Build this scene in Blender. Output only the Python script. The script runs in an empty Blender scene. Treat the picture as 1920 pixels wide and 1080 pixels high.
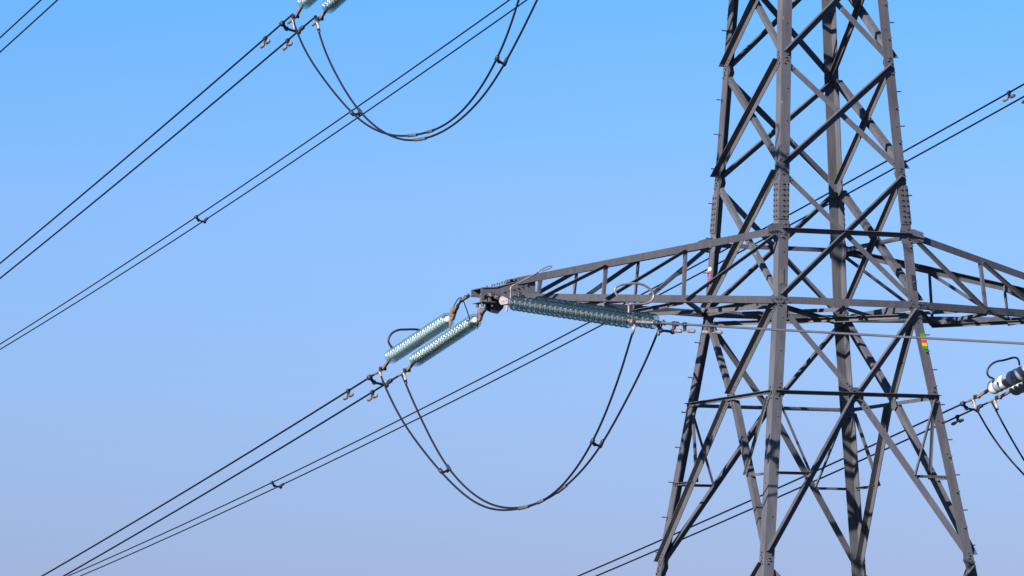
import bpy, math, random
from mathutils import Vector, Matrix

random.seed(7)
scene = bpy.context.scene
COL = scene.collection
V = Vector
R = math.radians
H = 14.0                       # height of the lower crossarm above the field

# ------------------------------------------------------------------ camera
cam_d = bpy.data.cameras.new("camera")
cam = bpy.data.objects.new("camera", cam_d)
COL.objects.link(cam)
cam_d.sensor_width = 36.0
cam_d.lens = 36.0 * 10078.19 / 1920.0
cam_d.clip_start = 0.5
cam_d.clip_end = 20000.0
_pos = V((-47.01452625, -87.7670443, -9.30485121 + H))
_yaw, _pit, _rol = 0.436, 0.0977, -0.0066
_fw = V((math.sin(_yaw) * math.cos(_pit), math.cos(_yaw) * math.cos(_pit), math.sin(_pit)))
_r0 = V((math.cos(_yaw), -math.sin(_yaw), 0.0))
_u0 = _r0.cross(_fw)
_rt = _r0 * math.cos(_rol) + _u0 * math.sin(_rol)
_up = _u0 * math.cos(_rol) - _r0 * math.sin(_rol)
m = Matrix.Identity(4)
for i in range(3):
    m[i][0], m[i][1], m[i][2], m[i][3] = _rt[i], _up[i], -_fw[i], _pos[i]
cam.matrix_world = m
scene.camera = cam

# ------------------------------------------------------------------ light
SUN_DIR = V((-1.6, -.82, 0.86)).normalized()      # towards the sun
SUN_EL = math.asin(SUN_DIR.z)
SUN_AZ = math.atan2(SUN_DIR.x, SUN_DIR.y)
world = bpy.data.worlds.new("World")
scene.world = world
world.use_nodes = True
wn, wl = world.node_tree.nodes, world.node_tree.links
wn.clear()
out = wn.new("ShaderNodeOutputWorld")
bg = wn.new("ShaderNodeBackground")
sky = wn.new("ShaderNodeTexSky")
sky.sky_type = 'NISHITA'
sky.sun_disc = False
sky.sun_elevation = SUN_EL
sky.sun_rotation = SUN_AZ
sky.altitude = 0.0
sky.air_density = 1.0
sky.dust_density = 0.3
sky.ozone_density = 3.0
# clear-air tint by height above the horizon: hazy lilac low down, deep blue higher up
tcw = wn.new("ShaderNodeTexCoord")
sxyz = wn.new("ShaderNodeSeparateXYZ")
wl.new(tcw.outputs["Generated"], sxyz.inputs[0])
mrw = wn.new("ShaderNodeMapRange")
mrw.inputs["From Min"].default_value = 0.0
mrw.inputs["From Max"].default_value = 0.30
wl.new(sxyz.outputs["Z"], mrw.inputs["Value"])
crw = wn.new("ShaderNodeValToRGB")
el = crw.color_ramp.elements
el[0].position, el[0].color = 0.10, (.36, .40, .70, 1)
el[1].position, el[1].color = 0.75, (.29, .63, 1.0, 1)
for p_, c_ in ((.147, (.41, .44, .765, 1)), (.27, (.48, .555, .865, 1)), (.375, (.49, .63, .96, 1)), (.50, (.37, .672, 1.0, 1))):
    e_ = el.new(p_)
    e_.color = c_
wl.new(mrw.outputs[0], crw.inputs[0])
mxw = wn.new("ShaderNodeMix")
mxw.data_type = 'RGBA'
mxw.blend_type = 'MULTIPLY'
mxw.inputs["Factor"].default_value = 1.0
wl.new(sky.outputs[0], mxw.inputs["A"])
wl.new(crw.outputs[0], mxw.inputs["B"])
wl.new(mxw.outputs["Result"], bg.inputs[0])
bg.inputs[1].default_value = 0.0675
wl.new(bg.outputs[0], out.inputs[0])

sun_d = bpy.data.lights.new("sun", 'SUN')
sun_d.energy = 5.0
sun_d.angle = R(0.5)
sun_d.color = (1.0, 0.92, 0.86)
sun = bpy.data.objects.new("sun", sun_d)
COL.objects.link(sun)
sun.rotation_euler = SUN_DIR.to_track_quat('Z', 'Y').to_euler()
sun.location = (-40, -40, 60)

scene.view_settings.view_transform = 'Standard'
scene.view_settings.look = 'None'
scene.view_settings.exposure = 1.12
scene.view_settings.gamma = 1.0
scene.cycles.max_bounces = 20
scene.cycles.transmission_bounces = 16
scene.cycles.transparent_max_bounces = 64


# ------------------------------------------------------------------ helpers
def T(p):                                   # tower frame (lower arm = 0) -> world
    return V((p[0], p[1], p[2] + H))


def nrm(v):
    v = V(v)
    return v / v.length


def perp(v, ax):
    v = V(v)
    return nrm(v - ax * v.dot(ax))


class MB:
    def __init__(s):
        s.v, s.f = [], []

    def add(s, vs, fs):
        b = len(s.v)
        s.v += [tuple(p) for p in vs]
        s.f += [tuple(i + b for i in q) for q in fs]
        return s

    def prism(s, poly, ext):
        """closed polygon (list of points) pushed along vector ext"""
        n = len(poly)
        poly = [V(p) for p in poly]
        ext = V(ext)
        vs = poly + [p + ext for p in poly]
        fs = [tuple(range(n))[::-1], tuple(range(n, 2 * n))]
        fs += [(i, (i + 1) % n, n + (i + 1) % n, n + i) for i in range(n)]
        return s.add(vs, fs)

    def angle(s, p1, p2, u, v, w1=.1, w2=.1, t=.012, ou=0., ov=0.):
        """rolled steel angle: heel line p1-p2, flanges along u and v"""
        p1, p2 = V(p1), V(p2)
        ax = nrm(p2 - p1)
        u = perp(u, ax)
        v2 = ax.cross(u)
        if v2.dot(V(v)) < 0:
            v2 = -v2
        p1 = p1 + u * ou + v2 * ov
        p2 = p2 + u * ou + v2 * ov
        prof = [(0, 0), (w1, 0), (w1, t), (t, t), (t, w2), (0, w2)]
        if ax.cross(u).dot(v2) < 0:
            prof = prof[::-1]
        return s.prism([p1 + u * a + v2 * b for a, b in prof], p2 - p1)

    def box(s, c, x, y, z):
        """box round c with half vectors x, y, z"""
        c, x, y, z = V(c), V(x), V(y), V(z)
        return s.prism([c - x - y - z, c + x - y - z, c + x + y - z, c - x + y - z], z * 2)

    def bar(s, p1, p2, side, w, t):
        p1, p2 = V(p1), V(p2)
        ax = nrm(p2 - p1)
        a = perp(side, ax)
        b = ax.cross(a)
        q = [p1 + a * i * w / 2 + b * j * t / 2 for i, j in ((-1, -1), (1, -1), (1, 1), (-1, 1))]
        return s.prism(q, p2 - p1)

    def cyl(s, p1, p2, r1, n=8, r2=None):
        return s.lathe(p1, nrm(V(p2) - V(p1)), [(0, r1), ((V(p2) - V(p1)).length, r1 if r2 is None else r2)], n)

    def bolt(s, p, d, r=.022, h=.026):
        return s.cyl(V(p), V(p) + nrm(d) * h, r, 6)

    def lathe(s, p, ax, prof, n=12, caps=True):
        """prof: (distance along ax, radius)"""
        p, ax = V(p), nrm(ax)
        a = perp((0, 0, 1) if abs(ax.z) < .9 else (1, 0, 0), ax)
        b = ax.cross(a)
        vs, fs = [], []
        for d, r in prof:
            for k in range(n):
                c, q = math.cos(2 * math.pi * k / n), math.sin(2 * math.pi * k / n)
                vs.append(p + ax * d + (a * c + b * q) * r)
        for i in range(len(prof) - 1):
            for k in range(n):
                k2 = (k + 1) % n
                fs.append((i * n + k, i * n + k2, (i + 1) * n + k2, (i + 1) * n + k))
        if caps:
            fs.append(tuple(range(n))[::-1])
            fs.append(tuple(range((len(prof) - 1) * n, len(prof) * n)))
        return s.add(vs, fs)

    def ball(s, c, r, n=10, sq=1.0, ax=(0, 0, 1)):
        k = 6
        prof = [(-r * sq * math.cos(math.pi * i / k), max(r * math.sin(math.pi * i / k), r * .06)) for i in range(k + 1)]
        return s.lathe(c, ax, prof, n)

    def tube(s, pts, r, n=8, caps=True):
        pts = [V(p) for p in pts]
        m_ = len(pts)
        tan = []
        for i in range(m_):
            tan.append(nrm(pts[min(i + 1, m_ - 1)] - pts[max(i - 1, 0)]))
        a = perp((0.13, 0.2, 1) if abs(tan[0].z) < .9 else (1, 0.1, 0), tan[0])
        vs, fs = [], []
        for i in range(m_):
            a = perp(a, tan[i])
            b = tan[i].cross(a)
            rr = r[i] if isinstance(r, (list, tuple)) else r
            for k in range(n):
                c, q = math.cos(2 * math.pi * k / n), math.sin(2 * math.pi * k / n)
                vs.append(pts[i] + (a * c + b * q) * rr)
        for i in range(m_ - 1):
            for k in range(n):
                k2 = (k + 1) % n
                fs.append((i * n + k, i * n + k2, (i + 1) * n + k2, (i + 1) * n + k))
        if caps:
            fs.append(tuple(range(n))[::-1])
            fs.append(tuple(range((m_ - 1) * n, m_ * n)))
        return s.add(vs, fs)

    def mesh(s, name, mat, smooth=False):
        me = bpy.data.meshes.new(name)
        me.from_pydata(s.v, [], s.f)
        me.materials.append(mat)
        me.update()
        if smooth:
            me.polygons.foreach_set("use_smooth", [True] * len(me.polygons))
        return me

    def build(s, name, mat, parent=None, smooth=False, label=None, cat=None, group=None, kind=None):
        o = bpy.data.objects.new(name, s.mesh(name, mat, smooth))
        COL.objects.link(o)
        if parent is not None:
            o.parent = parent
            o.matrix_parent_inverse = parent.matrix_basis.inverted()
        return tag(o, label, cat, group, kind)


def tag(o, label=None, cat=None, group=None, kind=None):
    if label: o["label"] = label
    if cat: o["category"] = cat
    if group: o["group"] = group
    if kind: o["kind"] = kind
    return o


def empty(name, loc, rot=None, label=None, cat=None, group=None):
    o = bpy.data.objects.new(name, None)
    o.empty_display_size = .2
    if rot is not None:
        o.matrix_basis = Matrix.Translation(V(loc)) @ rot.to_4x4()
    else:
        o.location = loc
    COL.objects.link(o)
    return tag(o, label, cat, group)


def child(name, me, parent, loc=(0, 0, 0)):
    """linked-mesh child placed in the parent's own coordinates"""
    o = bpy.data.objects.new(name, me)
    COL.objects.link(o)
    o.parent = parent
    o.location = loc
    return o


def smooth_path(pts, sub=4):
    pts = [V(p) for p in pts]
    res = []
    for i in range(len(pts) - 1):
        p0, p1, p2, p3 = pts[max(i - 1, 0)], pts[i], pts[i + 1], pts[min(i + 2, len(pts) - 1)]
        for k in range(sub):
            t = k / sub
            res.append(.5 * ((2 * p1) + (p2 - p0) * t + (2 * p0 - 5 * p1 + 4 * p2 - p3) * t * t + (3 * p1 - p0 - 3 * p2 + p3) * t ** 3))
    res.append(pts[-1])
    return res


# ------------------------------------------------------------------ materials
def mat(name, base, rough=.6, metal=0., var=.15, scale=6., spec=.4, tint=None, bump=0.):
    base = tuple(c * .80 for c in base)
    tint = tuple(c * .80 for c in tint) if tint else None
    ma = bpy.data.materials.new(name)
    ma.use_nodes = True
    nt = ma.node_tree
    b = nt.nodes["Principled BSDF"]
    b.inputs["Roughness"].default_value = rough
    b.inputs["Metallic"].default_value = metal
    b.inputs["Specular IOR Level"].default_value = spec
    tc = nt.nodes.new("ShaderNodeTexCoord")
    nz = nt.nodes.new("ShaderNodeTexNoise")
    nz.inputs["Scale"].default_value = scale
    nz.inputs["Detail"].default_value = 6
    nt.links.new(tc.outputs["Object"], nz.inputs["Vector"])
    cr = nt.nodes.new("ShaderNodeValToRGB")
    t2 = tint or base
    cr.color_ramp.elements[0].position = .3
    cr.color_ramp.elements[1].position = .72
    cr.color_ramp.elements[0].color = [c * (1 - var) for c in t2] + [1]
    cr.color_ramp.elements[1].color = [min(1, c * (1 + var)) for c in base] + [1]
    nt.links.new(nz.outputs["Fac"], cr.inputs[0])
    nt.links.new(cr.outputs[0], b.inputs["Base Color"])
    if bump:
        bp = nt.nodes.new("ShaderNodeBump")
        bp.inputs["Strength"].default_value = bump
        bp.inputs["Distance"].default_value = .004
        nt.links.new(nz.outputs["Fac"], bp.inputs["Height"])
        nt.links.new(bp.outputs[0], b.inputs["Normal"])
    return ma


def steel_mat():
    """weathered grey paint on galvanised steel: broad patches, fine grain, rain streaks"""
    ma = bpy.data.materials.new("grey_steel_paint")
    ma.use_nodes = True
    nt = ma.node_tree
    N, L = nt.nodes, nt.links
    b = N["Principled BSDF"]
    b.inputs["Roughness"].default_value = .62
    b.inputs["Specular IOR Level"].default_value = .14
    geo = N.new("ShaderNodeNewGeometry")
    mp = N.new("ShaderNodeMapping")
    mp.inputs["Scale"].default_value = (9, 9, 1.2)
    n1 = N.new("ShaderNodeTexNoise"); n1.inputs["Scale"].default_value = 1.1; n1.inputs["Detail"].default_value = 5
    n2 = N.new("ShaderNodeTexNoise"); n2.inputs["Scale"].default_value = 55; n2.inputs["Detail"].default_value = 3
    n3 = N.new("ShaderNodeTexNoise"); n3.inputs["Scale"].default_value = 1.6; n3.inputs["Detail"].default_value = 4
    L.new(geo.outputs["Position"], n1.inputs["Vector"])
    L.new(geo.outputs["Position"], n2.inputs["Vector"])
    L.new(geo.outputs["Position"], mp.inputs["Vector"])
    L.new(mp.outputs[0], n3.inputs["Vector"])
    a = N.new("ShaderNodeMath"); a.operation = 'ADD'
    L.new(n1.outputs["Fac"], a.inputs[0]); L.new(n3.outputs["Fac"], a.inputs[1])
    a2 = N.new("ShaderNodeMath"); a2.operation = 'MULTIPLY_ADD'
    L.new(n2.outputs["Fac"], a2.inputs[0]); a2.inputs[1].default_value = .5; L.new(a.outputs[0], a2.inputs[2])
    mr = N.new("ShaderNodeMapRange")
    mr.inputs["From Min"].default_value = .80; mr.inputs["From Max"].default_value = 1.72
    L.new(a2.outputs[0], mr.inputs["Value"])
    cr = N.new("ShaderNodeValToRGB")
    cr.color_ramp.elements[0].color = (.051, .053, .065, 1)
    cr.color_ramp.elements[1].color = (.102, .104, .117, 1)
    L.new(mr.outputs[0], cr.inputs[0])
    # every bar weathered a little differently
    oi = N.new("ShaderNodeObjectInfo")
    rv = N.new("ShaderNodeMapRange"); rv.inputs["To Min"].default_value = .84; rv.inputs["To Max"].default_value = 1.16
    L.new(oi.outputs["Random"], rv.inputs["Value"])
    mx = N.new("ShaderNodeMix"); mx.data_type = 'RGBA'; mx.blend_type = 'MULTIPLY'; mx.inputs["Factor"].default_value = 1.0
    L.new(cr.outputs[0], mx.inputs["A"]); L.new(rv.outputs[0], mx.inputs["B"])
    # pale flecks and drips where the paint has chipped to zinc
    mp2 = N.new("ShaderNodeMapping"); mp2.inputs["Scale"].default_value = (14, 14, 5)
    n4 = N.new("ShaderNodeTexNoise"); n4.inputs["Scale"].default_value = 1.0; n4.inputs["Detail"].default_value = 2
    L.new(geo.outputs["Position"], mp2.inputs["Vector"]); L.new(mp2.outputs[0], n4.inputs["Vector"])
    fl = N.new("ShaderNodeMapRange"); fl.inputs["From Min"].default_value = .735; fl.inputs["From Max"].default_value = .78
    fl.inputs["To Max"].default_value = .75
    L.new(n4.outputs["Fac"], fl.inputs["Value"])
    mx2 = N.new("ShaderNodeMix"); mx2.data_type = 'RGBA'
    L.new(fl.outputs[0], mx2.inputs["Factor"]); L.new(mx.outputs["Result"], mx2.inputs["A"])
    mx2.inputs["B"].default_value = (.27, .26, .25, 1)
    # brown rust blush in a few places
    n5 = N.new("ShaderNodeTexNoise"); n5.inputs["Scale"].default_value = 2.3; n5.inputs["Detail"].default_value = 5
    L.new(geo.outputs["Position"], n5.inputs["Vector"])
    ru = N.new("ShaderNodeMapRange"); ru.inputs["From Min"].default_value = .62; ru.inputs["From Max"].default_value = .80
    ru.inputs["To Max"].default_value = .55
    L.new(n5.outputs["Fac"], ru.inputs["Value"])
    mx3 = N.new("ShaderNodeMix"); mx3.data_type = 'RGBA'
    L.new(ru.outputs[0], mx3.inputs["Factor"]); L.new(mx2.outputs["Result"], mx3.inputs["A"])
    mx3.inputs["B"].default_value = (.095, .078, .072, 1)
    L.new(mx3.outputs["Result"], b.inputs["Base Color"])
    bp = N.new("ShaderNodeBump"); bp.inputs["Strength"].default_value = .15; bp.inputs["Distance"].default_value = .003
    L.new(n2.outputs["Fac"], bp.inputs["Height"]); L.new(bp.outputs[0], b.inputs["Normal"])
    return ma


def glass_mat():
    """toughened glass shell: tinted see-through body, Fresnel gloss, a little scatter"""
    ma = bpy.data.materials.new("teal_insulator_glass")
    ma.use_nodes = True
    nt = ma.node_tree
    N, L = nt.nodes, nt.links
    N.remove(N["Principled BSDF"])
    o = N["Material Output"]
    tr = N.new("ShaderNodeBsdfTransparent")
    lw = N.new("ShaderNodeLayerWeight"); lw.inputs["Blend"].default_value = .5
    cr = N.new("ShaderNodeValToRGB")          # longer way through the glass towards the rim
    cr.color_ramp.elements[0].position = .40; cr.color_ramp.elements[0].color = (.94, .975, .97, 1)
    cr.color_ramp.elements[1].position = .95; cr.color_ramp.elements[1].color = (.38, .62, .62, 1)
    L.new(lw.outputs["Facing"], cr.inputs[0]); L.new(cr.outputs[0], tr.inputs[0])
    gl = N.new("ShaderNodeBsdfGlossy"); gl.inputs["Roughness"].default_value = .24
    gl.inputs["Color"].default_value = (.85, .95, .97, 1)
    df = N.new("ShaderNodeBsdfDiffuse"); df.inputs[0].default_value = (.07, .135, .15, 1)
    ts = N.new("ShaderNodeBsdfTranslucent"); ts.inputs[0].default_value = (.07, .155, .15, 1)
    ad = N.new("ShaderNodeAddShader")
    L.new(df.outputs[0], ad.inputs[0]); L.new(ts.outputs[0], ad.inputs[1])
    m1 = N.new("ShaderNodeMixShader"); m1.inputs[0].default_value = .21
    L.new(tr.outputs[0], m1.inputs[1]); L.new(ad.outputs[0], m1.inputs[2])
    fr = N.new("ShaderNodeFresnel"); fr.inputs[0].default_value = 1.6
    m2 = N.new("ShaderNodeMixShader")
    L.new(fr.outputs[0], m2.inputs[0]); L.new(m1.outputs[0], m2.inputs[1]); L.new(gl.outputs[0], m2.inputs[2])
    L.new(m2.outputs[0], o.inputs[0])
    return ma


STEEL = steel_mat()
BOLT = mat("bolt_steel", (.11, .105, .11), .5, .3, .2, 40)
GALV = mat("galvanised_fitting", (.27, .25, .24), .45, .35, .25, 14)
WHITEPL = mat("bright_zinc_plate", (.38, .345, .335), .5, .15, .2, 16)
RUST = mat("rusty_link_steel", (.20, .13, .10), .75, .1, .35, 22, tint=(.10, .065, .05))
TAN = mat("tan_weathered_clamp", (.26, .19, .155), .65, .1, .35, 28, tint=(.15, .10, .08))
DARKF = mat("dark_cast_fitting", (.035, .035, .05), .5, .2, .3, 25)
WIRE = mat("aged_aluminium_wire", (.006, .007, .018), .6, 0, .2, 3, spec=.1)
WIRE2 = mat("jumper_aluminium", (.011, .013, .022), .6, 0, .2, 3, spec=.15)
WIRE3 = mat("grey_sleeve_and_lit_wire", (.085, .085, .10), .6, 0, .2, 3, spec=.2)  # same conductors as WIRE, frontal light put into the grey; also joint sleeves
WEIGHT = mat("damper_weight_zinc", (.20, .175, .165), .6, .1, .25, 20)
CAPM = mat("insulator_cap_zinc", (.64, .65, .67), .4, .2, .15, 30, spec=.6)
GLASS = glass_mat()
PORW = mat("white_coated_disc", (.55, .54, .55), .35, 0, .08, 12, spec=.5)
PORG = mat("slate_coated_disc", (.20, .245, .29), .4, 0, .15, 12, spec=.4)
DARKROD = mat("dark_arcing_rod", (.022, .020, .028), .5, .1, .2, 10)
COVER = mat("cover_plate_paint", (.135, .115, .115), .6, .1, .2, 12)
RED = mat("red_marker_paint", (.62, .03, .04), .5, 0, .06, 8)
BLUE = mat("blue_marker_paint", (.05, .17, .55), .5, 0, .06, 8)
WHITE = mat("white_marker_paint", (.8, .78, .78), .5, 0, .04, 8)
GREEN = mat("green_marker_paint", (.06, .25, .03), .5, 0, .06, 8)
YELLOW = mat("yellow_marker_paint", (.75, .42, .02), .5, 0, .06, 8)
GRASS = mat("field_grass", (.030, .038, .026), .95, 0, .4, .35, tint=(.022, .027, .020))
CONC = mat("footing_concrete", (.30, .29, .27), .9, 0, .2, 3)

# ------------------------------------------------------------------ ground
def ground():
    b = MB()
    n = 72
    rings = [0, 4, 10, 18, 30, 45, 62, 80, 98, 115, 135, 160, 200, 280, 420, 700, 1200, 2500, 6000, 12000]
    vs, fs = [V((0, 0, 0))], []
    for r in rings[1:]:
        for k in range(n):
            a = 2 * math.pi * k / n
            x, y = r * math.cos(a), r * math.sin(a)
            d = math.hypot(x - _pos.x, y - _pos.y)
            z = 3.0 * math.exp(-(d / 32.0) ** 2) if r > 20 else 0.0
            if r > 20:
                z += .25 * math.sin(x * .07) * math.cos(y * .05)
            vs.append(V((x, y, z)))
    for k in range(n):
        fs.append((0, 1 + k, 1 + (k + 1) % n))
    for i in range(len(rings) - 2):
        for k in range(n):
            a, c = 1 + i * n + k, 1 + i * n + (k + 1) % n
            fs.append((a, a + n, c + n, c))
    b.add(vs, fs)
    return b.build("ground", GRASS, smooth=True, kind="structure")


ground()

# ------------------------------------------------------------------ lattice tower
SU, SL = 0.065, 0.1466
Z0, Z1, ZW, ZC, ZM, ZB = 4.5244, 2.4482, 1.2914, 0.0, -1.7077, -4.735
ZU, ZTOP = 6.62, 13.25
LEGT = .02


def half(z):
    return 1.47 - (SU if z > 0 else SL) * z


CORN = {'N': (-1, -1), 'R': (1, -1), 'B': (1, 1), 'L': (-1, 1)}
FACES = [('N', 'R', V((0, -1, 0))), ('R', 'B', V((1, 0, 0))), ('B', 'L', V((0, 1, 0))), ('L', 'N', V((-1, 0, 0)))]


def cp(c, z):
    a = half(z)
    return V((CORN[c][0] * a, CORN[c][1] * a, z))


tower = empty("lattice_tower", (0, 0, 0), None,
              "tall grey steel lattice pylon of bolted angle bars with wide crossarms", "pylon")
TP = tower


def tb(b, name, parent=None, matl=None, label=None):
    b.v = [(x, y, z + H) for x, y, z in b.v]
    o = b.build(name, matl or STEEL, parent or TP)
    if label: o["label"] = label
    return o


# legs -------------------------------------------------------------
LEGS = {}
for c, (sx, sy) in CORN.items():
    b = MB()
    u, v = V((-sx, 0, 0)), V((0, -sy, 0))
    prof = [(0, 0), (.2, 0), (.2, LEGT), (LEGT, LEGT), (LEGT, .2), (0, .2)]
    vs, fs = [], []
    for z in (-H - .1, 0, 14.6):
        for p, q in prof:
            vs.append(cp(c, z) + u * p + v * q)
    for i in range(2):
        for k in range(6):
            fs.append((i * 6 + k, i * 6 + (k + 1) % 6, i * 6 + 6 + (k + 1) % 6, i * 6 + 6 + k))
    fs += [tuple(range(6))[::-1], tuple(range(12, 18))]
    if sx * sy < 0:
        fs = [f[::-1] for f in fs]
    b.add(vs, fs)
    rr = random.Random(11 + sx + 2 * sy)
    for z in [-5.2 + i * .61 for i in range(19)]:
        n_, tdir = (V((0, sy, 0)), u) if rr.random() < .6 else (V((sx, 0, 0)), v)
        b.bolt(cp(c, z) + n_ * .001 + tdir * (.09 + .05 * rr.random()), n_, .013, .016)
    LEGS[c] = tb(b, "leg")
    # bolted splice above the arm
    s = MB()
    za, zb = 1.50, 2.22
    for n_, tdir in ((V((sx, 0, 0)), v), (V((0, sy, 0)), u)):
        for z1, z2 in ((za, zb),):
            p1, p2 = cp(c, z1), cp(c, z2)
            o1 = n_ * .003
            s.prism([p1 + o1 - tdir * .012, p1 + o1 + tdir * .196, p2 + o1 + tdir * .196, p2 + o1 - tdir * .012], n_ * .014)
        for col_ in (.055, .145):
            for k in range(7):
                z = za + .06 + k * (zb - za - .12) / 6
                s.bolt(cp(c, z) + n_ * .016 + tdir * col_, n_, .02, .03)
    tb(s, "splice_plate", LEGS[c])
    # node gussets with bolts
    for z in (Z0, Z1, ZW, ZC, ZM, ZB):
        g = MB()
        hgt = {ZW: .17, ZC: .13}.get(z, .15)
        wid = {ZW: .26, ZC: .235}.get(z, .22)
        for n_, tdir in ((V((sx, 0, 0)), v), (V((0, sy, 0)), u)):
            o1 = -n_ * (LEGT + .004)
            if z == ZW:
                o1 = n_ * .004
            pl, ph = cp(c, z - hgt), cp(c, z + hgt)
            g.prism([pl + o1 + tdir * .02, pl + o1 + tdir * wid * .8, cp(c, z) + o1 + tdir * wid, ph + o1 + tdir * wid * .8, ph + o1 + tdir * .02], -n_ * .012)
            for k in range(5):
                zz = z - hgt * .7 + k * hgt * .35
                off = .05 + .035 * (k % 2) + .012 * k
                g.bolt(cp(c, zz) + n_ * (.014 if z == ZW else .001) + tdir * (off if z != ZC else .04 + .035 * k), n_, .017, .028)
        tb(g, "gusset_plate", LEGS[c])
    # footing
    s = MB()
    p = cp(c, -H)
    s.lathe(V((p.x, p.y, -H - .4)), (0, 0, 1), [(0, .55), (.6, .55), (.75, .42)], 16)
    tb(s, "footing", LEGS[c], CONC)

# step bolts on two opposite legs -----------------------------------
for c in ('L', 'R'):
    sx, sy = CORN[c]
    k = 0
    z = -5.1
    while z < 6.4:
        for_x = (k % 2 == 0)
        n_ = V((sx, 0, 0)) if for_x else V((0, sy, 0))
        tdir = V((0, -sy, 0)) if for_x else V((-sx, 0, 0))
        p = cp(c, z) + tdir * .07
        b = MB()
        b.cyl(p, p + n_ * .125 + V((0, 0, .008)), .0105, 8)
        b.cyl(p + n_ * .118 + V((0, 0, .008)), p + n_ * .126 + V((0, 0, .008)), .014, 8)
        b.cyl(p + n_ * .001, p + n_ * .02, .019, 6)
        tb(b, "step_bolt", LEGS[c], BOLT)
        z += .325
        k += 1


# members ------------------------------------------------------------
def member(name, p1, p2, n, outer, w=.1, w2=None, t=.012, lift=0., parent=None, top=True, double=False):
    """angle bar lying in a face with outward normal n; heel on its upper edge"""
    p1, p2 = V(p1), V(p2)
    ax = nrm(p2 - p1)
    dn = perp((0, 0, -1), ax)
    dn = perp(dn - n * dn.dot(n), ax)
    if not top:
        dn = -dn
    off = n * (.003 + lift) if outer else -n * (LEGT + .003 + lift)
    vdir = n if outer else -n
    b = MB()
    if double:
        for sgn in (1, -1):
            b.angle(p1 + off + dn * .005 * sgn, p2 + off + dn * .005 * sgn, dn * sgn, vdir, w, w2 or w, t)
    else:
        q = off - dn * w / 2
        b.angle(p1 + q, p2 + q, dn, vdir, w, w2 or w, t)
    # a few bolt heads near both ends
    L_ = (p2 - p1).length
    for e, s_ in ((p1, 1), (p2, -1)):
        for k in range(3):
            d = .07 + .07 * k
            if d < L_ / 2:
                b.bolt(e + ax * s_ * d + (off + n * t if outer else n * -LEGT), n, .014, .02)
    return tb(b, name, parent)


def shrink(a, b, d1, d2):
    ax = nrm(b - a)
    return a + ax * d1, b - ax * d2


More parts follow.
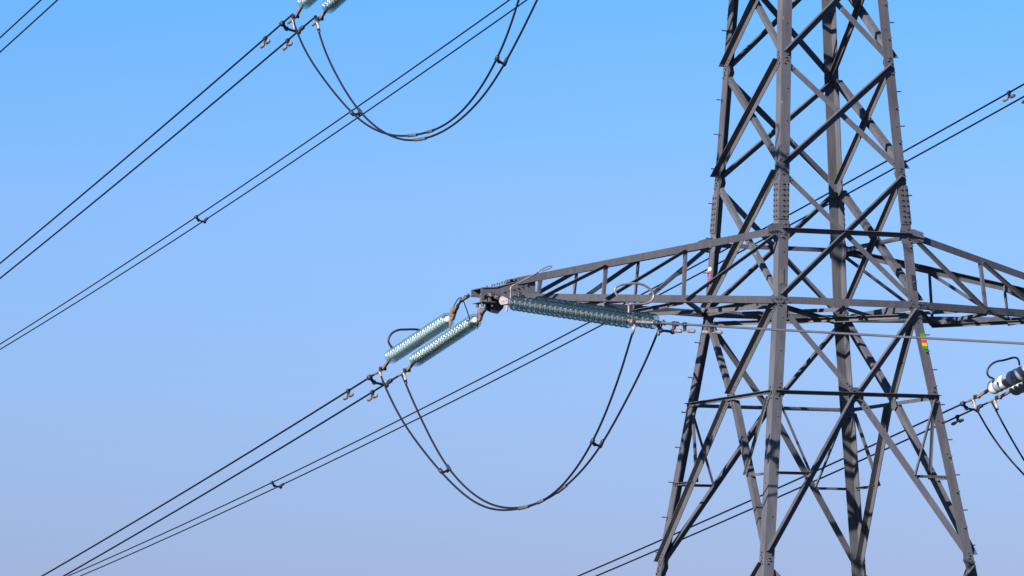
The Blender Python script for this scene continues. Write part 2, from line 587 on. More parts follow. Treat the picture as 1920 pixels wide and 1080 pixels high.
upper, lower = MB(), MB()
for fa, fb, n in FACES:
    tdir = nrm(cp(fb, 0) - cp(fa, 0))
    ins = .07

    def A(z, k=ins): return cp(fa, z) + tdir * k
    def B(z, k=ins): return cp(fb, z) - tdir * k
    # X panels in view
    for zl, zh in ((ZC, Z1), (Z1, Z0), (Z0, ZU)):
        w = .12 if zl > 0 else .11
        w2 = .085 if abs(n.y) > .5 else .12
        member("brace", A(zl + .07), B(zh - .07), n, True, w, w2)
        member("brace", A(zh - .07), B(zl + .07), n, False, w - .015, .09)
    # horizontals
    member("strut", A(ZW, .03), B(ZW, .03), n, True, .085, .085, .01, lift=.016)
    if fa in 'RL':
        member("strut", A(ZC, .03), B(ZC, .03), n, True, .13, .1, .012, lift=.016)
    member("strut", A(ZM, .03), B(ZM, .03), n, True, .07, .07, .01, lift=.016)
    # K panels
    M = (cp(fa, ZM) + cp(fb, ZM)) / 2
    member("brace", M + tdir * .06 + V((0, 0, .05)), B(ZC - .1), n, True, .12, .085 if abs(n.y) > .5 else .12)
    member("brace", A(ZC - .1), M - tdir * .06 + V((0, 0, .05)), n, False, .1)
    member("brace", A(ZB + .08), M - tdir * .06 - V((0, 0, .06)), n, True, .13, .10, .012)
    member("brace", M + tdir * .06 - V((0, 0, .06)), B(ZB + .08), n, False, .13, .12, .012)
    g = MB()
    for q in ((M, .16, .13),):
        c0 = q[0] - n * (LEGT + .006)
        g.prism([c0 + tdir * -q[1] + V((0, 0, -q[2] * .5)), c0 + tdir * -q[1] * .5 + V((0, 0, -q[2])), c0 + tdir * q[1] * .5 + V((0, 0, -q[2])),
                 c0 + tdir * q[1] + V((0, 0, -q[2] * .5)), c0 + tdir * q[1] * .6 + V((0, 0, q[2])), c0 - tdir * q[1] * .6 + V((0, 0, q[2]))], n * .012)
        for i, j in ((-.06, .07), (.06, .07), (-.07, -.06), (.07, -.06)):
            g.bolt(c0 + tdir * i + V((0, 0, j)) + n * .012, n, .015, .03)
    tb(g, "gusset_plate")
    # secondary bracing of the lower panel
    for e, s_ in ((fa, 1), (fb, -1)):
        Q = M + (cp(e, ZB) - M) * .49
        le = cp(e, Q.z) + tdir * s_ * .12
        member("secondary_brace", le, Q, n, s_ > 0, .05, .05, .007, lift=.015)
        member("secondary_brace", cp(e, ZM - .08) + tdir * s_ * .12, Q, n, s_ < 0, .05, .05, .007, lift=.015)

    # out of frame: the rest of the body, one mesh above and one below
    for zl, zh in ((ZU, 8.9), (8.9, 11.1), (11.1, ZTOP), (ZTOP, 14.5)):
        upper.angle(A(zl), B(zh), V((0, 0, -1)), n, .09, .09, .012)
        upper.angle(A(zh) - n * .03, B(zl) - n * .03, V((0, 0, -1)), -n, .09, .09, .012)
    for z in (ZU, ZU + 1.29, ZTOP, 14.5):
        upper.angle(A(z, 0) + n * .02, B(z, 0) + n * .02, V((0, 0, -1)), n, .085, .085, .01)
    apex = V((0, 0, 17.2))
    upper.angle(cp(fa, 14.5), apex + V((CORN[fa][0], CORN[fa][1], 0)) * .08, V((-CORN[fa][0], 0, 0)), V((0, -CORN[fa][1], 0)), .12, .12, .012)
    for zl, zh in ((-9.4, ZB), (-H + .4, -9.4)):
        lower.angle(A(zl) + n * .003, B(zh - .08) + n * .003, V((0, 0, -1)), n, .1, .1, .012)
        lower.angle(A(zh - .08) - n * .03, B(zl) - n * .03, V((0, 0, -1)), -n, .1, .1, .012)
    lower.angle(A(-9.4, 0) + n * .02, B(-9.4, 0) + n * .02, V((0, 0, -1)), n, .08, .08, .01)
tb(upper, "upper_body")
tb(lower, "lower_body")

# plan bracing at the arm level ---------------------------------------
for c, d in (('N', 'B'), ('L', 'R')):
    p, q = cp(c, -.05), cp(d, -.05)
    p, q = shrink(p, q, .2, .2)
    ax = nrm(q - p)
    sd = ax.cross(V((0, 0, 1)))
    b = MB()
    dz = V((0, 0, -.02 if c == 'N' else -.11))
    b.angle(p + dz, q + dz, sd, (0, 0, -1), .08, .08, .01)
    tb(b, "plan_brace")
for c, d in (('N', 'R'), ('R', 'B'), ('B', 'L'), ('L', 'N')):      # inner diamond
    e, f = {'N': ('R',), 'R': ('B',), 'B': ('L',), 'L': ('N',)}[c], d
    m1 = (cp(c, -.09) + cp(d, -.09)) / 2 * .97
    nx = {'R': 'B', 'B': 'L', 'L': 'N', 'N': 'R'}[d]
    m2 = (cp(d, -.09) + cp(nx, -.09)) / 2 * .97
    b = MB()
    b.angle(m1, m2, V((-(m1 + m2).x, -(m1 + m2).y, 0)), (0, 0, -1), .07, .07, .008)
    tb(b, "plan_brace")

# small cover plates and coloured phase marks -------------------------
for c, zc in (('N', .43), ('R', .41)):
    sx, sy = CORN[c]
    n_, tdir = V((0, sy, 0)), V((-sx, 0, 0))
    b = MB()
    o = n_ * .003
    x0, x1 = (.03, .11) if c == 'N' else (.03, .10)
    b.prism([cp(c, zc - .13) + o + tdir * x0, cp(c, zc - .13) + o + tdir * x1, cp(c, zc + .15) + o + tdir * x1, cp(c, zc + .15) + o + tdir * x0], n_ * .01)
    tb(b, "cover_plate", LEGS[c], COVER if c == 'N' else DARKF, "brownish cover plate" if c == 'N' else "dark cover plate")


def marker(c, n_, tdir, z1, z2, x0, x1, bands, label):
    par = None
    nb = len(bands)
    for i, m_ in enumerate(bands):
        a, e = z1 + (z2 - z1) * i / nb, z1 + (z2 - z1) * (i + 1) / nb
        b = MB()
        o = n_ * .004
        b.prism([cp(c, a) + o + tdir * x0, cp(c, a) + o + tdir * x1, cp(c, e) + o + tdir * x1, cp(c, e) + o + tdir * x0], n_ * .004)
        ob = tb(b, "phase_marker_band", LEGS[c], m_, label % {RED: "red", BLUE: "blue", WHITE: "white", GREEN: "green", YELLOW: "yellow"}[m_])


marker('L', V((-1, 0, 0)), V((0, -1, 0)), .52, .86, .02, .15, [WHITE, RED, BLUE, RED, WHITE], "%s band of the white red and blue phase mark")
marker('R', V((0, -1, 0)), V((-1, 0, 0)), -.82, -.53, .015, .115, [GREEN, YELLOW, RED, YELLOW, GREEN], "%s band of the green yellow and red phase mark")


# crossarms -------------------------------------------------------------
TPOST = (.346, .64, .88)


def arm(side, zl, zu, tip, inview):
    al, au = half(zl), half(zu)
    tz = zl + .30
    for sy in (-1, 1):
        n = V((0, sy, 0))
        lo0, lo1 = V((side * al, sy * (al + .018), zl)), V((side * (tip - .22), sy * .21, zl))
        up0, up1 = V((side * au, sy * (au + .018), zu)), V((side * (tip - .42), sy * .24, tz))
        if sy < 0:                                   # the lower chords run through the tower face
            lo0 = V((0, lo0.y, zl)) if True else lo0
        b = MB()
        P = V((side * al, sy * (al + .018), zl))
        hz = V((0, 0, .065))
        b.angle(P - hz, lo1 - hz, (0, 0, 1), -n, .13, .13, .012, ov=-.0)
        b.angle(V((0, sy * (al + .018), zl)) - hz, P - hz, (0, 0, 1), -n, .13, .015, .012)
        for k in range(4):
            b.bolt(P + V((-side * (.03 + .06 * k), 0, .03 * (-1) ** k)) + n * .001, n, .015, .025)
            b.bolt(P + V((side * (.06 + .06 * k), 0, .03 * (-1) ** k)) + n * .004, n, .015, .025)
        tb(b, "arm_chord")
        b = MB()
        b.angle(up0 + hz, up1 + hz * .8, (0, 0, -1), -n, .13, .11, .012)
        tb(b, "arm_chord")
        # gusset where the upper chord meets the leg
        g = MB()
        p0 = V((side * au, sy * (au + .004), zu))
        g.prism([p0 + V((-side * .22, 0, -.15)), p0 + V((-side * .20, 0, .13)), p0 + V((side * .05, 0, .12)), p0 + V((side * .24, 0, .065)), p0 + V((side * .24, 0, -.10)), p0 + V((side * .05, 0, -.15))], n * .012)
        for k in range(4):
            g.bolt(p0 + V((side * (.06 + k * .055), 0, -.01 * k)) + n * .026, n, .016, .028)
        tb(g, "gusset_plate")

        def lo(t): return V((side * al, sy * (al + .018), zl)).lerp(lo1, t)
        def up(t): return up0.lerp(up1, t * (abs(lo1.x) - al) / (abs(up1.x) - au) if t < .9 else min(t, 1))
        for t in TPOST:
            a, e = lo(t), up(t)
            b = MB()
            ins = -n * .014
            b.angle(a + ins - V((.03, 0, .0)), e + ins - V((.03, 0, -.03)), (1, 0, 0), -n, .06, .06, .008)
            tb(b, "arm_post")
        tt = (0,) + TPOST
        for i in range(3):
            a, e = lo(tt[i + 1]), up(tt[i])
            d = nrm(a - e)
            e = e + d * (.13 if i == 0 else .05)
            b = MB()
            dn = V((0, 0, -1))
            b.angle(a + n * .003, e + n * .003, dn, n, .065, .065, .009)
            tb(b, "arm_diagonal")
    # bottom and top plane bracing
    def pt(t, sy, z=zl - .03): return V((side * (al + t * (tip - .22 - al)), sy * (al + t * (.21 - al)), z))
    for i, t in enumerate(TPOST):
        b = MB()
        b.angle(pt(t, -1), pt(t, 1), (side, 0, 0), (0, 0, -1), .07, .07, .009)
        tb(b, "arm_strut")
    seq = [(0, -1), (TPOST[0], 1), (TPOST[1], -1), (TPOST[2], 1)]
    seq2 = [(0, 1), (TPOST[0], -1), (TPOST[1], 1), (TPOST[2], -1)]
    for sq, dz in ((seq, -.09), (seq2, -.015)):
        for (t1, s1), (t2, s2) in zip(sq[:-1], sq[1:]):
            b = MB()
            p, q = pt(t1, s1, zl + dz), pt(t2, s2, zl + dz)
            b.angle(p, q, nrm(q - p).cross(V((0, 0, 1))), (0, 0, 1 if dz > -.05 else -1), .065, .065, .008)
            tb(b, "arm_strut")
    # tip: cheeks, cover plates, bolts
    b = MB()
    X = lambda x: side * (tip + x)
    for sy in (-1, 1):
        y0 = sy * .20
        poly = [(-.80, .38), (-.42, .26), (-.05, .16), (.27, .14), (.27, .015), (.0, .005), (-.10, -.12), (-.45, -.085), (-.80, -.07)]
        b.prism([V((X(x), y0 + sy * .035 * max(0, -x - .1) , zl + z)) for x, z in poly], V((0, sy * .02, 0)))
        for k in range(6):
            b.bolt((X(-.62 + .09 * k), y0 + sy * (.02 + .035 * max(0, .62 - .09 * k - .1)), zl + .22 - .025 * k), (0, sy, 0), .017, .03)
    b.prism([V((X(-.5), -.24, zl + .285)), V((X(-.05), -.24, zl + .165)), V((X(-.05), .24, zl + .165)), V((X(-.5), .24, zl + .285))], (0, 0, .014))
    b.prism([V((X(-.05), -.24, zl + .158)), V((X(.25), -.24, zl + .138)), V((X(.25), .24, zl + .138)), V((X(-.05), .24, zl + .158))], (0, 0, .014))
    b.prism([V((X(-.5), -.22, zl - .11)), V((X(.24), -.22, zl - .11)), V((X(.24), .22, zl - .11)), V((X(-.5), .22, zl - .11))], (0, 0, .014))
    for k in range(5):
        for yy in (-.16, .16):
            b.bolt((X(-.42 + .1 * k), yy, zl + .30 - .028 * k), (0, 0, 1), .019, .04)
    for x in (.10, -.12):
        b.box((X(x), 0, zl + .02), (.01, 0, 0), (0, .195, 0), (0, 0, .112))
    for x in (.235, .09):
        b.box((X(x), -.21, zl + .02), (.022, 0, 0), (0, .012, 0), (0, 0, .125))
        b.cyl((X(x - .05), -.15, zl + .03), (X(x - .05), -.05, zl + .03), .04, 10)
    for x, yy in ((.19, -.1), (.02, -.15), (-.1, .12), (.19, .12)):
        b.cyl((X(x), yy, zl - .11), (X(x), yy, zl - .18), .03, 8)
    tb(b, "arm_tip")
    for hp, hy in (((X(.02), -.11), (X(-.25), -.11), (X(-.22), -.2), (X(-.12), -.30), (X(.0), -.28)), -.10), (((X(.02), -.11), (X(-.25), -.11), (X(-.20), -.22), (X(-.10), -.26), (X(.0), -.22)), .11):
        b = MB()
        b.prism([V((px, hy, zl + pz)) for px, pz in hp], (0, .05, 0))
        tb(b, "hanger_plate", None, DARKF)  # shade under the arm tip put into the plate colour


arm(-1, ZC, ZW, 6.57, True)
arm(1, ZC, ZW, 6.57, True)
arm(-1, ZU, ZU + 1.2, 8.35, False)
arm(1, ZU, ZU + 1.2, 8.35, False)
arm(-1, ZTOP, ZTOP + 1.2, 5.5, False)
arm(1, ZTOP, ZTOP + 1.2, 5.5, False)

# ------------------------------------------------------------------ line hardware
TH1, TH2 = R(5.0), R(11.5)
D1 = V((math.sin(TH1), math.cos(TH1), 0))          # the span running away
D2 = V((math.sin(TH2), -math.cos(TH2), 0))         # the span running towards and right


def glass_profile():
    # distance along the string (cap side = 0), radius
    top = [(.082, .030), (.080, .062), (.084, .090), (.091, .115), (.102, .134), (.110, .139)]
    bot = [(.117, .138), (.115, .130), (.104, .114), (.118, .098), (.114, .090), (.098, .076), (.096, .050), (.096, .030)]
    return top + bot


PITCH = .150


def make_disc_meshes(kind):
    if kind == 'glass':
        g = MB(); g.lathe((0, 0, 0), (0, 0, 1), glass_profile(), 40, caps=True)
        c = MB(); c.lathe((0, 0, 0), (0, 0, 1), [(-.004, .022), (.002, .048), (.024, .060), (.078, .064), (.090, .050)], 18)
        c.cyl((0, 0, .07), (0, 0, .150), .013, 8)
        return g.mesh("glass_disc", GLASS, True), c.mesh("metal_cap", CAPM, True)


GL, CAP = make_disc_meshes('glass')


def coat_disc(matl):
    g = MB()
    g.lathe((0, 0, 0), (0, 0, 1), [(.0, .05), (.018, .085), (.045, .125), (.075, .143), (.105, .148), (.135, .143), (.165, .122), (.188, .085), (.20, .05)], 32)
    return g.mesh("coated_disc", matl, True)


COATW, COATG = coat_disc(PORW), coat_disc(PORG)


def frame_for(e):
    """rotation whose local z is e, local y close to world up"""
    z = nrm(e)
    y = perp((0, 0, 1), z)
    x = y.cross(z)
    return Matrix((x, y, z)).transposed()


def string(p0, p1, label, group, kind='glass', clamp=True, fan=None, att=None, nd=23, horn=None, hornmat=None, lug_dir=None, cl=None, hook=None):
    """tension string: first disc at p0, last disc ends at p1 (tower frame)"""
    p0, p1 = V(p0), V(p1)
    e = nrm(p1 - p0)
    L_ = (p1 - p0).length
    rot = frame_for(e)
    o = empty("insulator_string", T(p0), rot, label, "insulator", group)
    if kind == 'glass':
        pit = L_ / nd
        for i in range(nd):
            d = child("glass_disc", GL, o, (0, 0, i * pit))
            child("metal_cap", CAP, d)
    else:
        nd = int(L_ / .205)
        for i in range(nd):
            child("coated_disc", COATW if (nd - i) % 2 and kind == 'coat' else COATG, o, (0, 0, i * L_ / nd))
    w = lambda p: T(p)
    up = V((0, 0, 1))
    sd = nrm(e.cross(up))
    # tower-end link and fan plate
    if att is not None:
        a = V(att)
        far = fan[0] is TAN
        u2 = perp(up, e)
        f0 = w(p0) - e * .10
        fb_ = f0 - e * (.15 if far else .26) + u2 * .035
        A0 = w(a)
        md = A0.lerp(fb_, .5) + up * (.07 if far else .02)
        pw = smooth_path([A0, md, fb_, f0], 5)
        b = MB()
        b.tube(pw[:-5], .021, 8)
        for i in range(1, len(pw) - 5, 2):                     # shackles and pins along the link
            q = nrm(pw[i + 1] - pw[i - 1])
            k = perp(up, q)
            b.bar(pw[i] - q * .045, pw[i] + q * .045, sd if i % 4 == 1 else k, .062, .034)
            b.bolt(pw[i] + k * .02, k, .014, .03)
        b.build("link_chain", DARKF, o)
        b = MB()
        b.bar(pw[1], pw[4], sd, .05, .05)
        b.build("shackle", RUST if far else TAN, o)
        b = MB()
        b.bar(pw[7], pw[9], sd, .052, .05)
        b.build("shackle", RUST if far else TAN, o)
        fm = fan[0]
        b = MB()
        if far:
            b.prism([f0 + e * .04 - sd * .012 - u2 * .05, f0 + e * .05 - sd * .012 + u2 * .01, f0 - e * .04 - sd * .02 + u2 * .17, f0 - e * .20 - sd * .02 + u2 * .16, f0 - e * .26 - sd * .02 + u2 * .05, f0 - e * .13 - sd * .02 - u2 * .06], sd * .05)
            b.prism([f0 - e * .03 - sd * .03 - u2 * .03, f0 + e * .04 - sd * .03 - u2 * .06, f0 + e * .03 - sd * .03 - u2 * .17, f0 + e * .0 - sd * .03 - u2 * .20, f0 - e * .07 - sd * .03 - u2 * .10], sd * .018)
        else:
            pts = [f0 + e * .02 + u2 * .05]
            for k in range(9):
                an = R(20 + 17 * k)
                pts.append(f0 - e * (.12 + .13 * math.sin(an)) + u2 * (.01 + .085 * math.cos(an)) )
            pts.append(f0 + e * .02 - u2 * .03)
            b.prism([p - sd * .012 for p in pts], sd * .03)
            b.prism([f0 - e * .10 - sd * .035 - u2 * .05, f0 - e * .02 - sd * .035 - u2 * .05, f0 - e * .03 - sd * .035 - u2 * .17, f0 - e * .06 - sd * .035 - u2 * .19], sd * .018)
        for k in range(4):
            for sg in (1, -1):
                b.bolt(f0 - e * (.02 + .045 * k) + u2 * (.03 - .012 * k) + sd * (.018 if sg > 0 else -.012), sd * sg, .011, .012)
        b.build("fan_plate", fm, o)
    # line-end fittings
    if clamp:
        c0 = w(p1)
        c1, c2 = w(cl[0]), w(cl[1])
        cd = nrm(c2 - c1)
        le = nrm(c1 - c0)
        b = MB()
        b.cyl(c0 - e * .03, c0 + e * .04, .03, 10)
        b.bar(c0 + le * .02, c1, up, .055, .045)
        b.build("clevis_link", TAN, o)
        b = MB()
        b.cyl(c1 - sd * .06, c1 + sd * .06, .032, 10)
        b.cyl(c1 - sd * .075, c1 - sd * .06, .045, 6)
        b.bolt(c1 + e * .05 + perp(up, e) * .03, perp(up, e), .02, .03)
        b.build("pin_bolt", DARKF, o)
        b = MB()
        b.lathe(c1 - cd * .02, cd, [(0, .024), (.06, .028), (.42, .026), (.50, .021), (.53, .018)], 12)
        b.build("compression_clamp", GALV, o, True)
        if lug_dir is not None:
            l0 = c1 + cd * (.2 if lug_dir[1] < 0 else 0.0)
            ld = nrm(lug_dir)
            b = MB()
            b.bar(l0 - ld * .02, l0 + ld * .09, sd, .05, .03)
            b.cyl(l0 + ld * .06, l0 + ld * .24, .026, 10)
            b.build("jumper_lug", WHITEPL, o, True)
    if horn:
        b = MB()
        hp = smooth_path([w(p) for p in horn], 5)
        b.tube(hp, .021, 10)
        b.build("arcing_horn", hornmat, o, True)
    if hook:
        b = MB()
        b.tube(smooth_path([w(p) for p in hook[0]], 5), hook[1], 8)
        if len(hook) > 2:
            b.tube(smooth_path([w(p) for p in hook[2]], 3), .011, 8)
        b.build("arcing_rod", hook[3] if len(hook) > 3 else GALV, o, True)
    return o


def wpt(x0, z0, m_, k_, s, D):
    p = V((x0, 0, z0)) + D * s
    p.z += m_ * s + k_ * s * s
    return p


def conductor(x0, z0, m_, k_, s0, D, label, group, s1=330., r=.0185, matl=None):
    b = MB()
    ss = [s0]
    while ss[-1] < s1:
        ss.append(ss[-1] + (1.2 if ss[-1] < 110 else 8.0))
    b.tube([T(wpt(x0, z0, m_, k_, s, D)) for s in ss], r, 10)
    return b.build("conductor", matl or WIRE, None, True, label, "power line", group)


def damper(p, D, label, slope):
    """two-weight vibration damper clamped under a wire"""
    e = nrm(V((D.x, D.y, slope)))
    o = empty("vibration_damper", T(p), frame_for(e), label, "damper", "vibration dampers on the conductors")
    up = V((0, 0, 1)); sd = e.cross(up)
    c = T(p)
    b = MB()
    b.lathe(c - e * .045, e, [(0, .03), (.015, .042), (.075, .042), (.09, .03)], 10)
    b.bar(c + up * -.02, c - up * .11, e, .06, .03)
    b.bolt(c - up * .05 + sd * .015, sd, .014, .02)
    b.build("clamp", DARKF, o)
    m0 = c - up * .11
    b = MB()
    b.tube([m0 - e * .2 - up * .015, m0, m0 + e * .2 - up * .01], .009, 8)
    b.build("messenger_cable", GALV, o)
    for s_, dz in ((1, .012), (-1, -.012)):
        b = MB()
        b.lathe(m0 + e * s_ * .09 + up * dz * .4, nrm(e * s_ + up * dz), [(0, .016), (.015, .034), (.15, .036), (.175, .028), (.19, .012)], 12)
        b.build("weight", WEIGHT, o, True)
    return o


def spacer(pa, pb, D, label, drop=.09, cat="spacer", f=1.0):
    """two-wire spacer: clamp, knuckle, bar, knuckle, long clamp"""
    pa, pb = V(pa), V(pb)
    e = nrm(D)
    o = empty("bundle_spacer", T((pa + pb) / 2), None, label, cat, "spacers between twin wires")
    up = V((0, 0, 1))
    q = pb - pa
    ka = pa + q * .22 - up * drop * .9
    kb = pb - q * .16 - up * drop
    b = MB()
    b.lathe(T(pa) - e * .06, e, [(0, .025 * f), (.02, .05 * f), (.10, .05 * f), (.12, .025 * f)], 12)
    b.bar(T(pa), T(ka), e, .05 * f, .045 * f)
    b.ball(T(ka), .046 * f, 12)
    b.build("clamp", DARKF, o, True)
    b = MB()
    b.lathe(T(pb) - e * .10, e, [(0, .022 * f), (.03, .042 * f), (.17, .042 * f), (.20, .022 * f)], 12)
    b.bar(T(pb), T(kb), e, .05 * f, .045 * f)
    b.ball(T(kb), .048 * f, 12)
    b.build("clamp", DARKF, o, True)
    b = MB()
    b.tube([T(ka), T(kb)], .024, 10)
    b.build("bar", DARKF, o, True)
    return o


GI = "glass insulator strings"
# wire parameters: x offset, z at s=0, slope, curvature, start
WP = {
    'll1': (-6.83, -.228, -.1245, .00030, 5.5), 'll2': (-6.33, -.244, -.1243, .00030, 5.55),
    'ul1': (-8.6, 6.523, -.1270, .00030, 5.5), 'ul2': (-8.1, 6.518, -.1247, .00030, 5.55),
    'ur1': (8.1, 6.341, -.1175, .00029, 5.5), 'ur2': (8.6, 6.354, -.1173, .00029, 5.5),
    'tr1': (3.95, 12.772, -.1130, .00026, 5.5), 'tr2': (4.4, 12.852, -.1164, .00031, 5.5),
    'tl1': (-7.1, 12.793, -.1148, .00030, 5.5), 'tl2': (-6.7, 12.785, -.1140, .00030, 5.5),
    'lr1': (6.32, -.322, -.1243, .00030, 5.3), 'lr2': (6.82, -.328, -.1236, .00030, 5.35),
}
NP = {'nl1': (-6.75, -.285, -.1140, .00008, 5.0), 'nl2': (-6.25, -.290, -.1140, .00008, 5.0),
      'nu1': (-8.5, 6.335, -.1140, .00008, 5.0), 'nu2': (-8.0, 6.33, -.1140, .00008, 5.0)}
WL = {
    'll1': "upper wire of the twin line from the lower left glass insulators",
    'll2': "lower wire of the twin line from the lower left glass insulators",
    'ul1': "upper wire of the twin line from the glass insulators at the top edge",
    'ul2': "lower wire of the twin line from the glass insulators at the top edge",
    'ur1': "upper wire of the twin line passing behind the pylon above its right crossarm",
    'ur2': "lower wire of the twin line passing behind the pylon above its right crossarm",
    'tr1': "upper wire of the twin line crossing the sky behind the upper jumper loop",
    'tr2': "lower wire of the twin line crossing the sky behind the upper jumper loop",
    'tl1': "upper wire of the short twin line cutting the top left corner of the photo",
    'tl2': "lower wire of the short twin line cutting the top left corner of the photo",
    'lr1': "upper wire of the twin line from the white and slate insulators",
    'lr2': "lower wire of the twin line from the white and slate insulators",
}
for k_, (x0, z0, m_, c_, s0) in WP.items():
    conductor(x0, z0, m_, c_, s0, D1, WL[k_], "conductors of the far span")
NL = {'nl1': "grey wire crossing in front of the pylon legs, from the front insulator string",
      'nl2': "grey wire crossing in front of the pylon legs, hidden along its twin",
      'nu1': "wire of the near span above the photo from the left string of the pair",
      'nu2': "wire of the near span above the photo from the right string of the pair"}
for k_, (x0, z0, m_, c_, s0) in NP.items():
    conductor(x0, z0, m_, c_, s0, D2, NL[k_], "conductors of the near span", matl=WIRE3)


def P1(w, s, z=None):
    p = wpt(*WP[w][:4], s, D1)
    if z is not None: p.z = z
    return p


def P2(w, s, z=None):
    p = wpt(*NP[w][:4], s, D2)
    if z is not None: p.z = z
    return p


E1 = V((D1.x, D1.y, -.123))
E2 = V((D2.x, D2.y, -.113))
# lower left arm: two strings away, two strings near
RA = [(-6.372, 4.6, -.70), (-6.372, 4.6, -.611), (-6.481, 4.6, -.534), (-6.546, 4.6, -.445), (-6.546, 4.6, -.364), (-6.48, 4.6, -.261), (-6.348, 4.6, -.197), (-6.205, 4.6, -.182), (-5.98, 4.6, -.174), (-5.875, 4.6, -.202), (-5.82, 4.6, -.27), (-5.86, 4.6, -.40), (-6.0, 4.6, -.50), (-6.25, 4.6, -.58)]
RN = [(-5.852, -4.2, -.72), (-5.850, -4.2, -.47), (-6.02, -4.2, -.375), (-6.106, -4.2, -.243), (-6.053, -4.2, -.167), (-5.898, -4.2, -.124), (-5.649, -4.2, -.106), (-5.484, -4.2, -.156), (-5.371, -4.2, -.255), (-5.361, -4.2, -.339), (-5.435, -4.2, -.425), (-5.591, -4.2, -.459), (-5.83, -4.2, -.472)]
RR = [(6.90, 5.3, -.80), (6.932, 5.3, -.729), (6.835, 5.3, -.689), (6.787, 5.3, -.615), (6.813, 5.3, -.518), (6.9, 5.3, -.43), (7.024, 5.3, -.373), (7.172, 5.3, -.347), (7.419, 5.3, -.286), (7.505, 5.3, -.337), (7.528, 5.3, -.44)]
DN = V((.01, -.45, -.89))
sh = lambda pts, d: [tuple(V(p) + V(d)) for p in pts]


def C1(w, o, s=5.30): return P1(w, s) + V(o), P1(w, s + .7) + V(o)


def C2(w, o): return P2(w, 4.56) + V(o), P2(w, 5.3) + V(o)


def arm_strings(dx, dz, names, labels, partial=False):
    o = (dx, 0, dz)
    s1 = string(V((-6.83, 0, -.264 + dz)) + V((dx, 0, 0)) + D1 * 1.51, V((-6.83 + dx, 0, -.685 + dz)) + D1 * 4.80, labels[0], GI,
                fan=(TAN, 0), att=V((-6.93 + dx, .1, .03 + dz)), horn=sh(RA, o), hornmat=DARKROD, lug_dir=DN, cl=C1('ll1', o),
                hook=(sh([(-6.88, .9, -.10), (-6.80, .95, .0), (-6.73, 1.0, .065), (-6.66, 1.0, .065), (-6.52, 1.15, -.08), (-6.38, 1.3, -.26)], o), .010, sh([(-6.38, 1.3, -.26), (-6.33, 1.42, -.30)], o), DARKROD))
    s2 = string(V((-6.33 + dx, 0, -.279 + dz)) + D1 * 1.38, V((-6.33 + dx, 0, -.735 + dz)) + D1 * 4.80, labels[1], GI,
                fan=(TAN, 0), att=V((-6.36 + dx, .15, -.10 + dz)), lug_dir=DN, cl=C1('ll2', o))
    s3 = string(V((-6.75 + dx, 0, -.175 + dz)) + D2 * .93, V((-6.75 + dx, 0, -.768 + dz)) + D2 * 4.38, labels[2], GI,
                fan=(WHITEPL, 0), att=V((-6.72 + dx, -.24, .03 + dz)), horn=sh(RN, o), hornmat=GALV, lug_dir=V((0, .55, -.83)), cl=C2('nl1', o),
                hook=(sh([(-6.495, -.75, -.12), (-6.50, -.75, .02), (-6.498, -.75, .10), (-6.45, -.75, .15), (-6.207, -.75, .27), (-5.95, -.75, .41)], o), .015,
                      sh([(-5.95, -.75, .41), (-5.86, -.75, .475), (-5.72, -.75, .53), (-5.68, -.75, .52), (-5.72, -.75, .49), (-5.90, -.75, .42)], o), GALV))
    s4 = string(V((-6.25 + dx, 0, -.165 + dz)) + D2 * .88, V((-6.25 + dx, 0, -.768 + dz)) + D2 * 4.36, labels[3], GI,
                fan=(WHITEPL, 0), att=V((-6.12 + dx, -.26, .05 + dz)), lug_dir=V((0, .55, -.83)), cl=C2('nl2', o))


arm_strings(0, 0, None, [
    "left of two teal glass insulator strings sloping from the arm tip, with dark loop",
    "right of two teal glass insulator strings sloping down from the arm tip",
    "front teal glass insulator string under the left arm, with a pale ring loop",
    "rear teal glass insulator string under the left arm, half hidden by the front string"])
arm_strings(-1.77, 6.64, None, [
    "left one of two glass insulator strings cut off by the top edge of the photo",
    "right one of two glass insulator strings cut off by the top edge of the photo",
    "glass insulator string above the photo on the left of the near pair",
    "glass insulator string above the photo on the right of the near pair"])
# right arm, coated discs (its near strings lie outside the photo)
string(V((6.32, 0, -.46)) + D1 * 1.6, V((6.32, 0, -.90)) + D1 * 5.05, "upper white and slate banded insulator string at the right edge", "banded insulator strings", kind='coat',
       fan=(TAN, 0), att=V((6.40, .1, .0)), horn=sh(RR, (-.495, -.9, -.05)), hornmat=DARKROD, lug_dir=DN, cl=C1('lr1', (0, 0, 0), 5.75))
string(V((6.82, 0, -.47)) + D1 * 1.5, V((6.82, 0, -.91)) + D1 * 5.05, "lower insulator string at the right edge, its shade painted as dark slate discs", "banded insulator strings", kind='slate',  # shadow of the upper string put into the disc colour
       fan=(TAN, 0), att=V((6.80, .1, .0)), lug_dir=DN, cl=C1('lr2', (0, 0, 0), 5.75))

# dampers
damper(P1('ll1', 7.42) , D1, "damper on the upper wire beside the lower left insulators", -.12)
damper(P1('ll2', 7.40), D1, "damper on the lower wire beside the lower left insulators", -.12)
damper(P1('ul1', 7.26), D1, "damper on the upper wire near the top edge of the photo", -.12)
damper(P1('ul2', 7.36), D1, "damper on the lower wire near the top edge of the photo", -.12)
damper(P1('lr2', 7.75), D1, "damper below the wire right of the pylon leg near the banded insulators", -.12)
damper(P1('ur1', 7.64), D1, "damper at the upper right corner of the photo, on the upper wire", -.112)
damper(P1('ur2', 7.75), D1, "damper cut off by the right edge of the photo, on the lower wire", -.112)
damper(P2('nl1', 5.93), D2, "left one of two dampers in front of the left pylon leg", -.11)
damper(P2('nl2', 5.96), D2, "right one of two dampers in front of the left pylon leg", -.11)

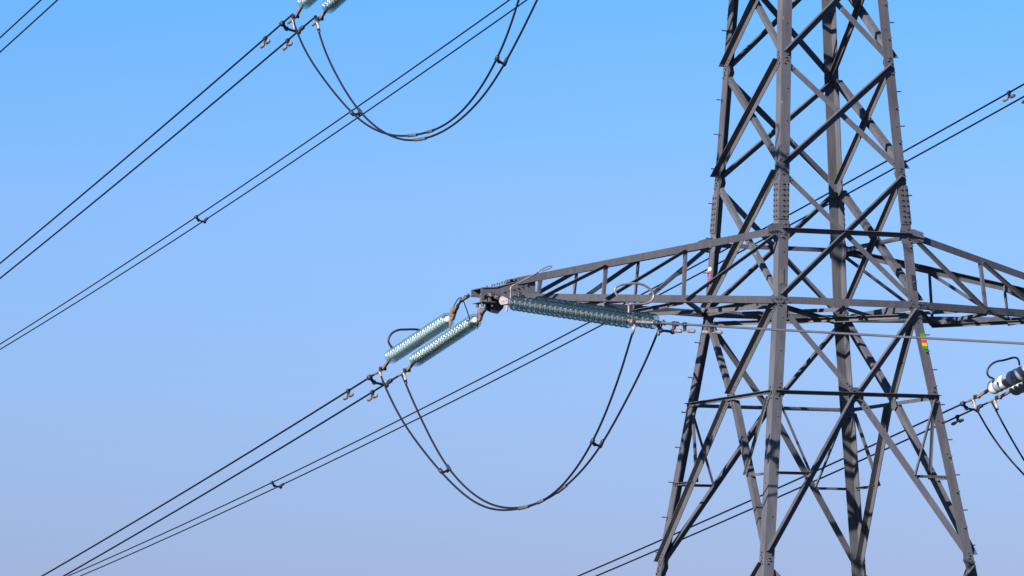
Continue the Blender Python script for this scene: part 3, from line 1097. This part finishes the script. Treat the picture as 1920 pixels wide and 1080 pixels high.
# spacers
spacer(P1('ll1', 6.11), P1('ll2', 6.34), E1, "spacer close to the end of the lower left glass insulators")
spacer(P1('ul1', 6.17), P1('ul2', 6.45), E1, "spacer close to the end of the glass insulators at the top edge")
spacer(P1('lr1', 6.45), P1('lr2', 6.65), E1, "spacer close to the end of the banded insulators at the right edge")
spacer(P1('tr1', 52.74), P1('tr2', 53.2), E1, "spacer on the twin line in the left half of the sky")
spacer(P1('ur1', 58.48), P1('ur2', 59.0), E1, "spacer on the twin line low in the sky left of the lower jumper loop")
spacer(P2('nl1', 5.15), P2('nl2', 4.95), E2, "spacer between the two near wires beside the arm insulator ends", .14)


# jumper loops
JA = [(-6.358, 5.49, -.925), (-6.342, 5.182, -1.281), (-6.325, 4.849, -1.622), (-6.306, 4.488, -1.941), (-6.286, 4.103, -2.233), (-6.265, 3.703, -2.505), (-6.244, 3.294, -2.765), (-6.222, 2.877, -3.012), (-6.2, 2.45, -3.24), (-6.177, 2.013, -3.446), (-6.154, 1.561, -3.616), (-6.129, 1.095, -3.735), (-6.104, .618, -3.801), (-6.079, .136, -3.821), (-6.054, -.348, -3.805), (-6.029, -.827, -3.753), (-6.005, -1.297, -3.651), (-5.981, -1.748, -3.488), (-5.959, -2.177, -3.27), (-5.938, -2.582, -3.008), (-5.918, -2.958, -2.707), (-5.9, -3.303, -2.371), (-5.884, -3.622, -2.007), (-5.868, -3.918, -1.624), (-5.854, -4.191, -1.224), (-5.841, -4.448, -.83)]
JB = [(-5.848, 5.577, -.95), (-5.833, 5.262, -1.32), (-5.817, 4.939, -1.675), (-5.8, 4.607, -2.021), (-5.783, 4.263, -2.354), (-5.765, 3.901, -2.665), (-5.745, 3.512, -2.941), (-5.725, 3.099, -3.18), (-5.703, 2.666, -3.382), (-5.681, 2.217, -3.543), (-5.658, 1.754, -3.656), (-5.634, 1.282, -3.719), (-5.61, .805, -3.736), (-5.586, .327, -3.711), (-5.563, -.146, -3.647), (-5.54, -.612, -3.542), (-5.517, -1.067, -3.397), (-5.495, -1.509, -3.214), (-5.474, -1.933, -2.996), (-5.454, -2.335, -2.74), (-5.434, -2.718, -2.453), (-5.416, -3.09, -2.151), (-5.398, -3.455, -1.84), (-5.38, -3.808, -1.517), (-5.363, -4.141, -1.179), (-5.348, -4.455, -.83)]
UA = [(-8.122, 5.515, 5.787), (-8.109, 5.269, 5.443), (-8.094, 4.989, 5.124), (-8.078, 4.672, 4.836), (-8.06, 4.335, 4.569), (-8.042, 3.988, 4.315), (-8.023, 3.633, 4.071), (-8.004, 3.271, 3.838), (-7.985, 2.9, 3.62), (-7.965, 2.517, 3.428), (-7.944, 2.119, 3.267), (-7.923, 1.71, 3.138), (-7.901, 1.292, 3.041), (-7.879, .868, 2.978), (-7.856, .439, 2.944), (-7.834, .009, 2.934), (-7.811, -.419, 2.95), (-7.789, -.844, 3.003), (-7.767, -1.26, 3.1), (-7.746, -1.664, 3.241), (-7.726, -2.05, 3.424), (-7.707, -2.416, 3.646), (-7.689, -2.76, 3.903), (-7.672, -3.076, 4.192), (-7.658, -3.361, 4.512), (-7.644, -3.62, 4.854), (-7.626, -4.05, 5.38), (-7.61, -4.44, 5.80)]
UB = [(-7.622, 5.591, 5.846), (-7.612, 5.388, 5.479), (-7.599, 5.151, 5.132), (-7.585, 4.876, 4.814), (-7.569, 4.576, 4.515), (-7.553, 4.261, 4.233), (-7.535, 3.93, 3.969), (-7.517, 3.581, 3.732), (-7.498, 3.215, 3.522), (-7.478, 2.833, 3.342), (-7.458, 2.438, 3.195), (-7.436, 2.031, 3.082), (-7.415, 1.617, 3.009), (-7.393, 1.197, 2.977), (-7.371, .774, 2.979), (-7.349, .353, 3.013), (-7.327, -.063, 3.08), (-7.306, -.473, 3.18), (-7.285, -.875, 3.309), (-7.264, -1.267, 3.468), (-7.245, -1.642, 3.66), (-7.226, -2.001, 3.882), (-7.208, -2.348, 4.125), (-7.19, -2.684, 4.382), (-7.173, -3.013, 4.649), (-7.156, -3.337, 4.923), (-7.14, -3.85, 5.35), (-7.12, -4.38, 5.80)]


def jumper(pts, label, sleeves=()):
    b = MB()
    path = smooth_path([T(p) for p in pts], 4)
    b.tube(path, .0195, 10)
    o = b.build("jumper_cable", WIRE2, None, True, label, "jumper cable", "jumper cables hanging in loops")
    for f0, f1 in sleeves:
        i0, i1 = int(f0 * (len(path) - 1)), int(f1 * (len(path) - 1))
        s = MB()
        s.tube(path[i0:i1 + 1], .031, 10)
        s.build("joint_sleeve", WIRE3, o, True)
    return o


jumper(JA, "outer cable of the lower jumper loop, from the left insulator string of the pair", ((.545, .575), (.60, .625)))
jumper(JB, "inner cable of the lower jumper loop, from the right insulator string of the pair", ((.605, .635),))
jumper(UA, "outer cable of the upper jumper loop, its bend higher than its twin", ((.50, .53), (.57, .59)))
jumper(UB, "inner cable of the upper jumper loop, its bend lower than its twin", ((.47, .50),))
rs = lambda pts: [(p[0] + 13.2, p[1] + .5, p[2] - .13) for p in pts]
jumper(rs(JA), "outer jumper cable hanging below the banded insulators at the right edge")
jumper(rs(JB), "inner jumper cable hanging below the banded insulators at the right edge")
spacer((-6.227, 2.967, -2.95), (-5.753, 3.657, -2.84), V((0, -.8, -.55)), "spacer on the left side of the lower jumper loop", .05, f=.78)
spacer((-5.922, -2.878, -2.78), (-5.456, -2.284, -2.77), V((0, -.7, .7)), "spacer on the right side of the lower jumper loop", .05, f=.78)
spacer((-7.989, 2.983, 3.66), (-7.522, 3.667, 3.79), V((0, -.8, -.55)), "spacer on the left side of the upper jumper loop", .05, f=.78)
spacer((-7.687, -2.797, 3.93), (-7.218, -2.145, 3.98), V((0, -.7, .7)), "spacer on the right side of the upper jumper loop", .05, f=.78)
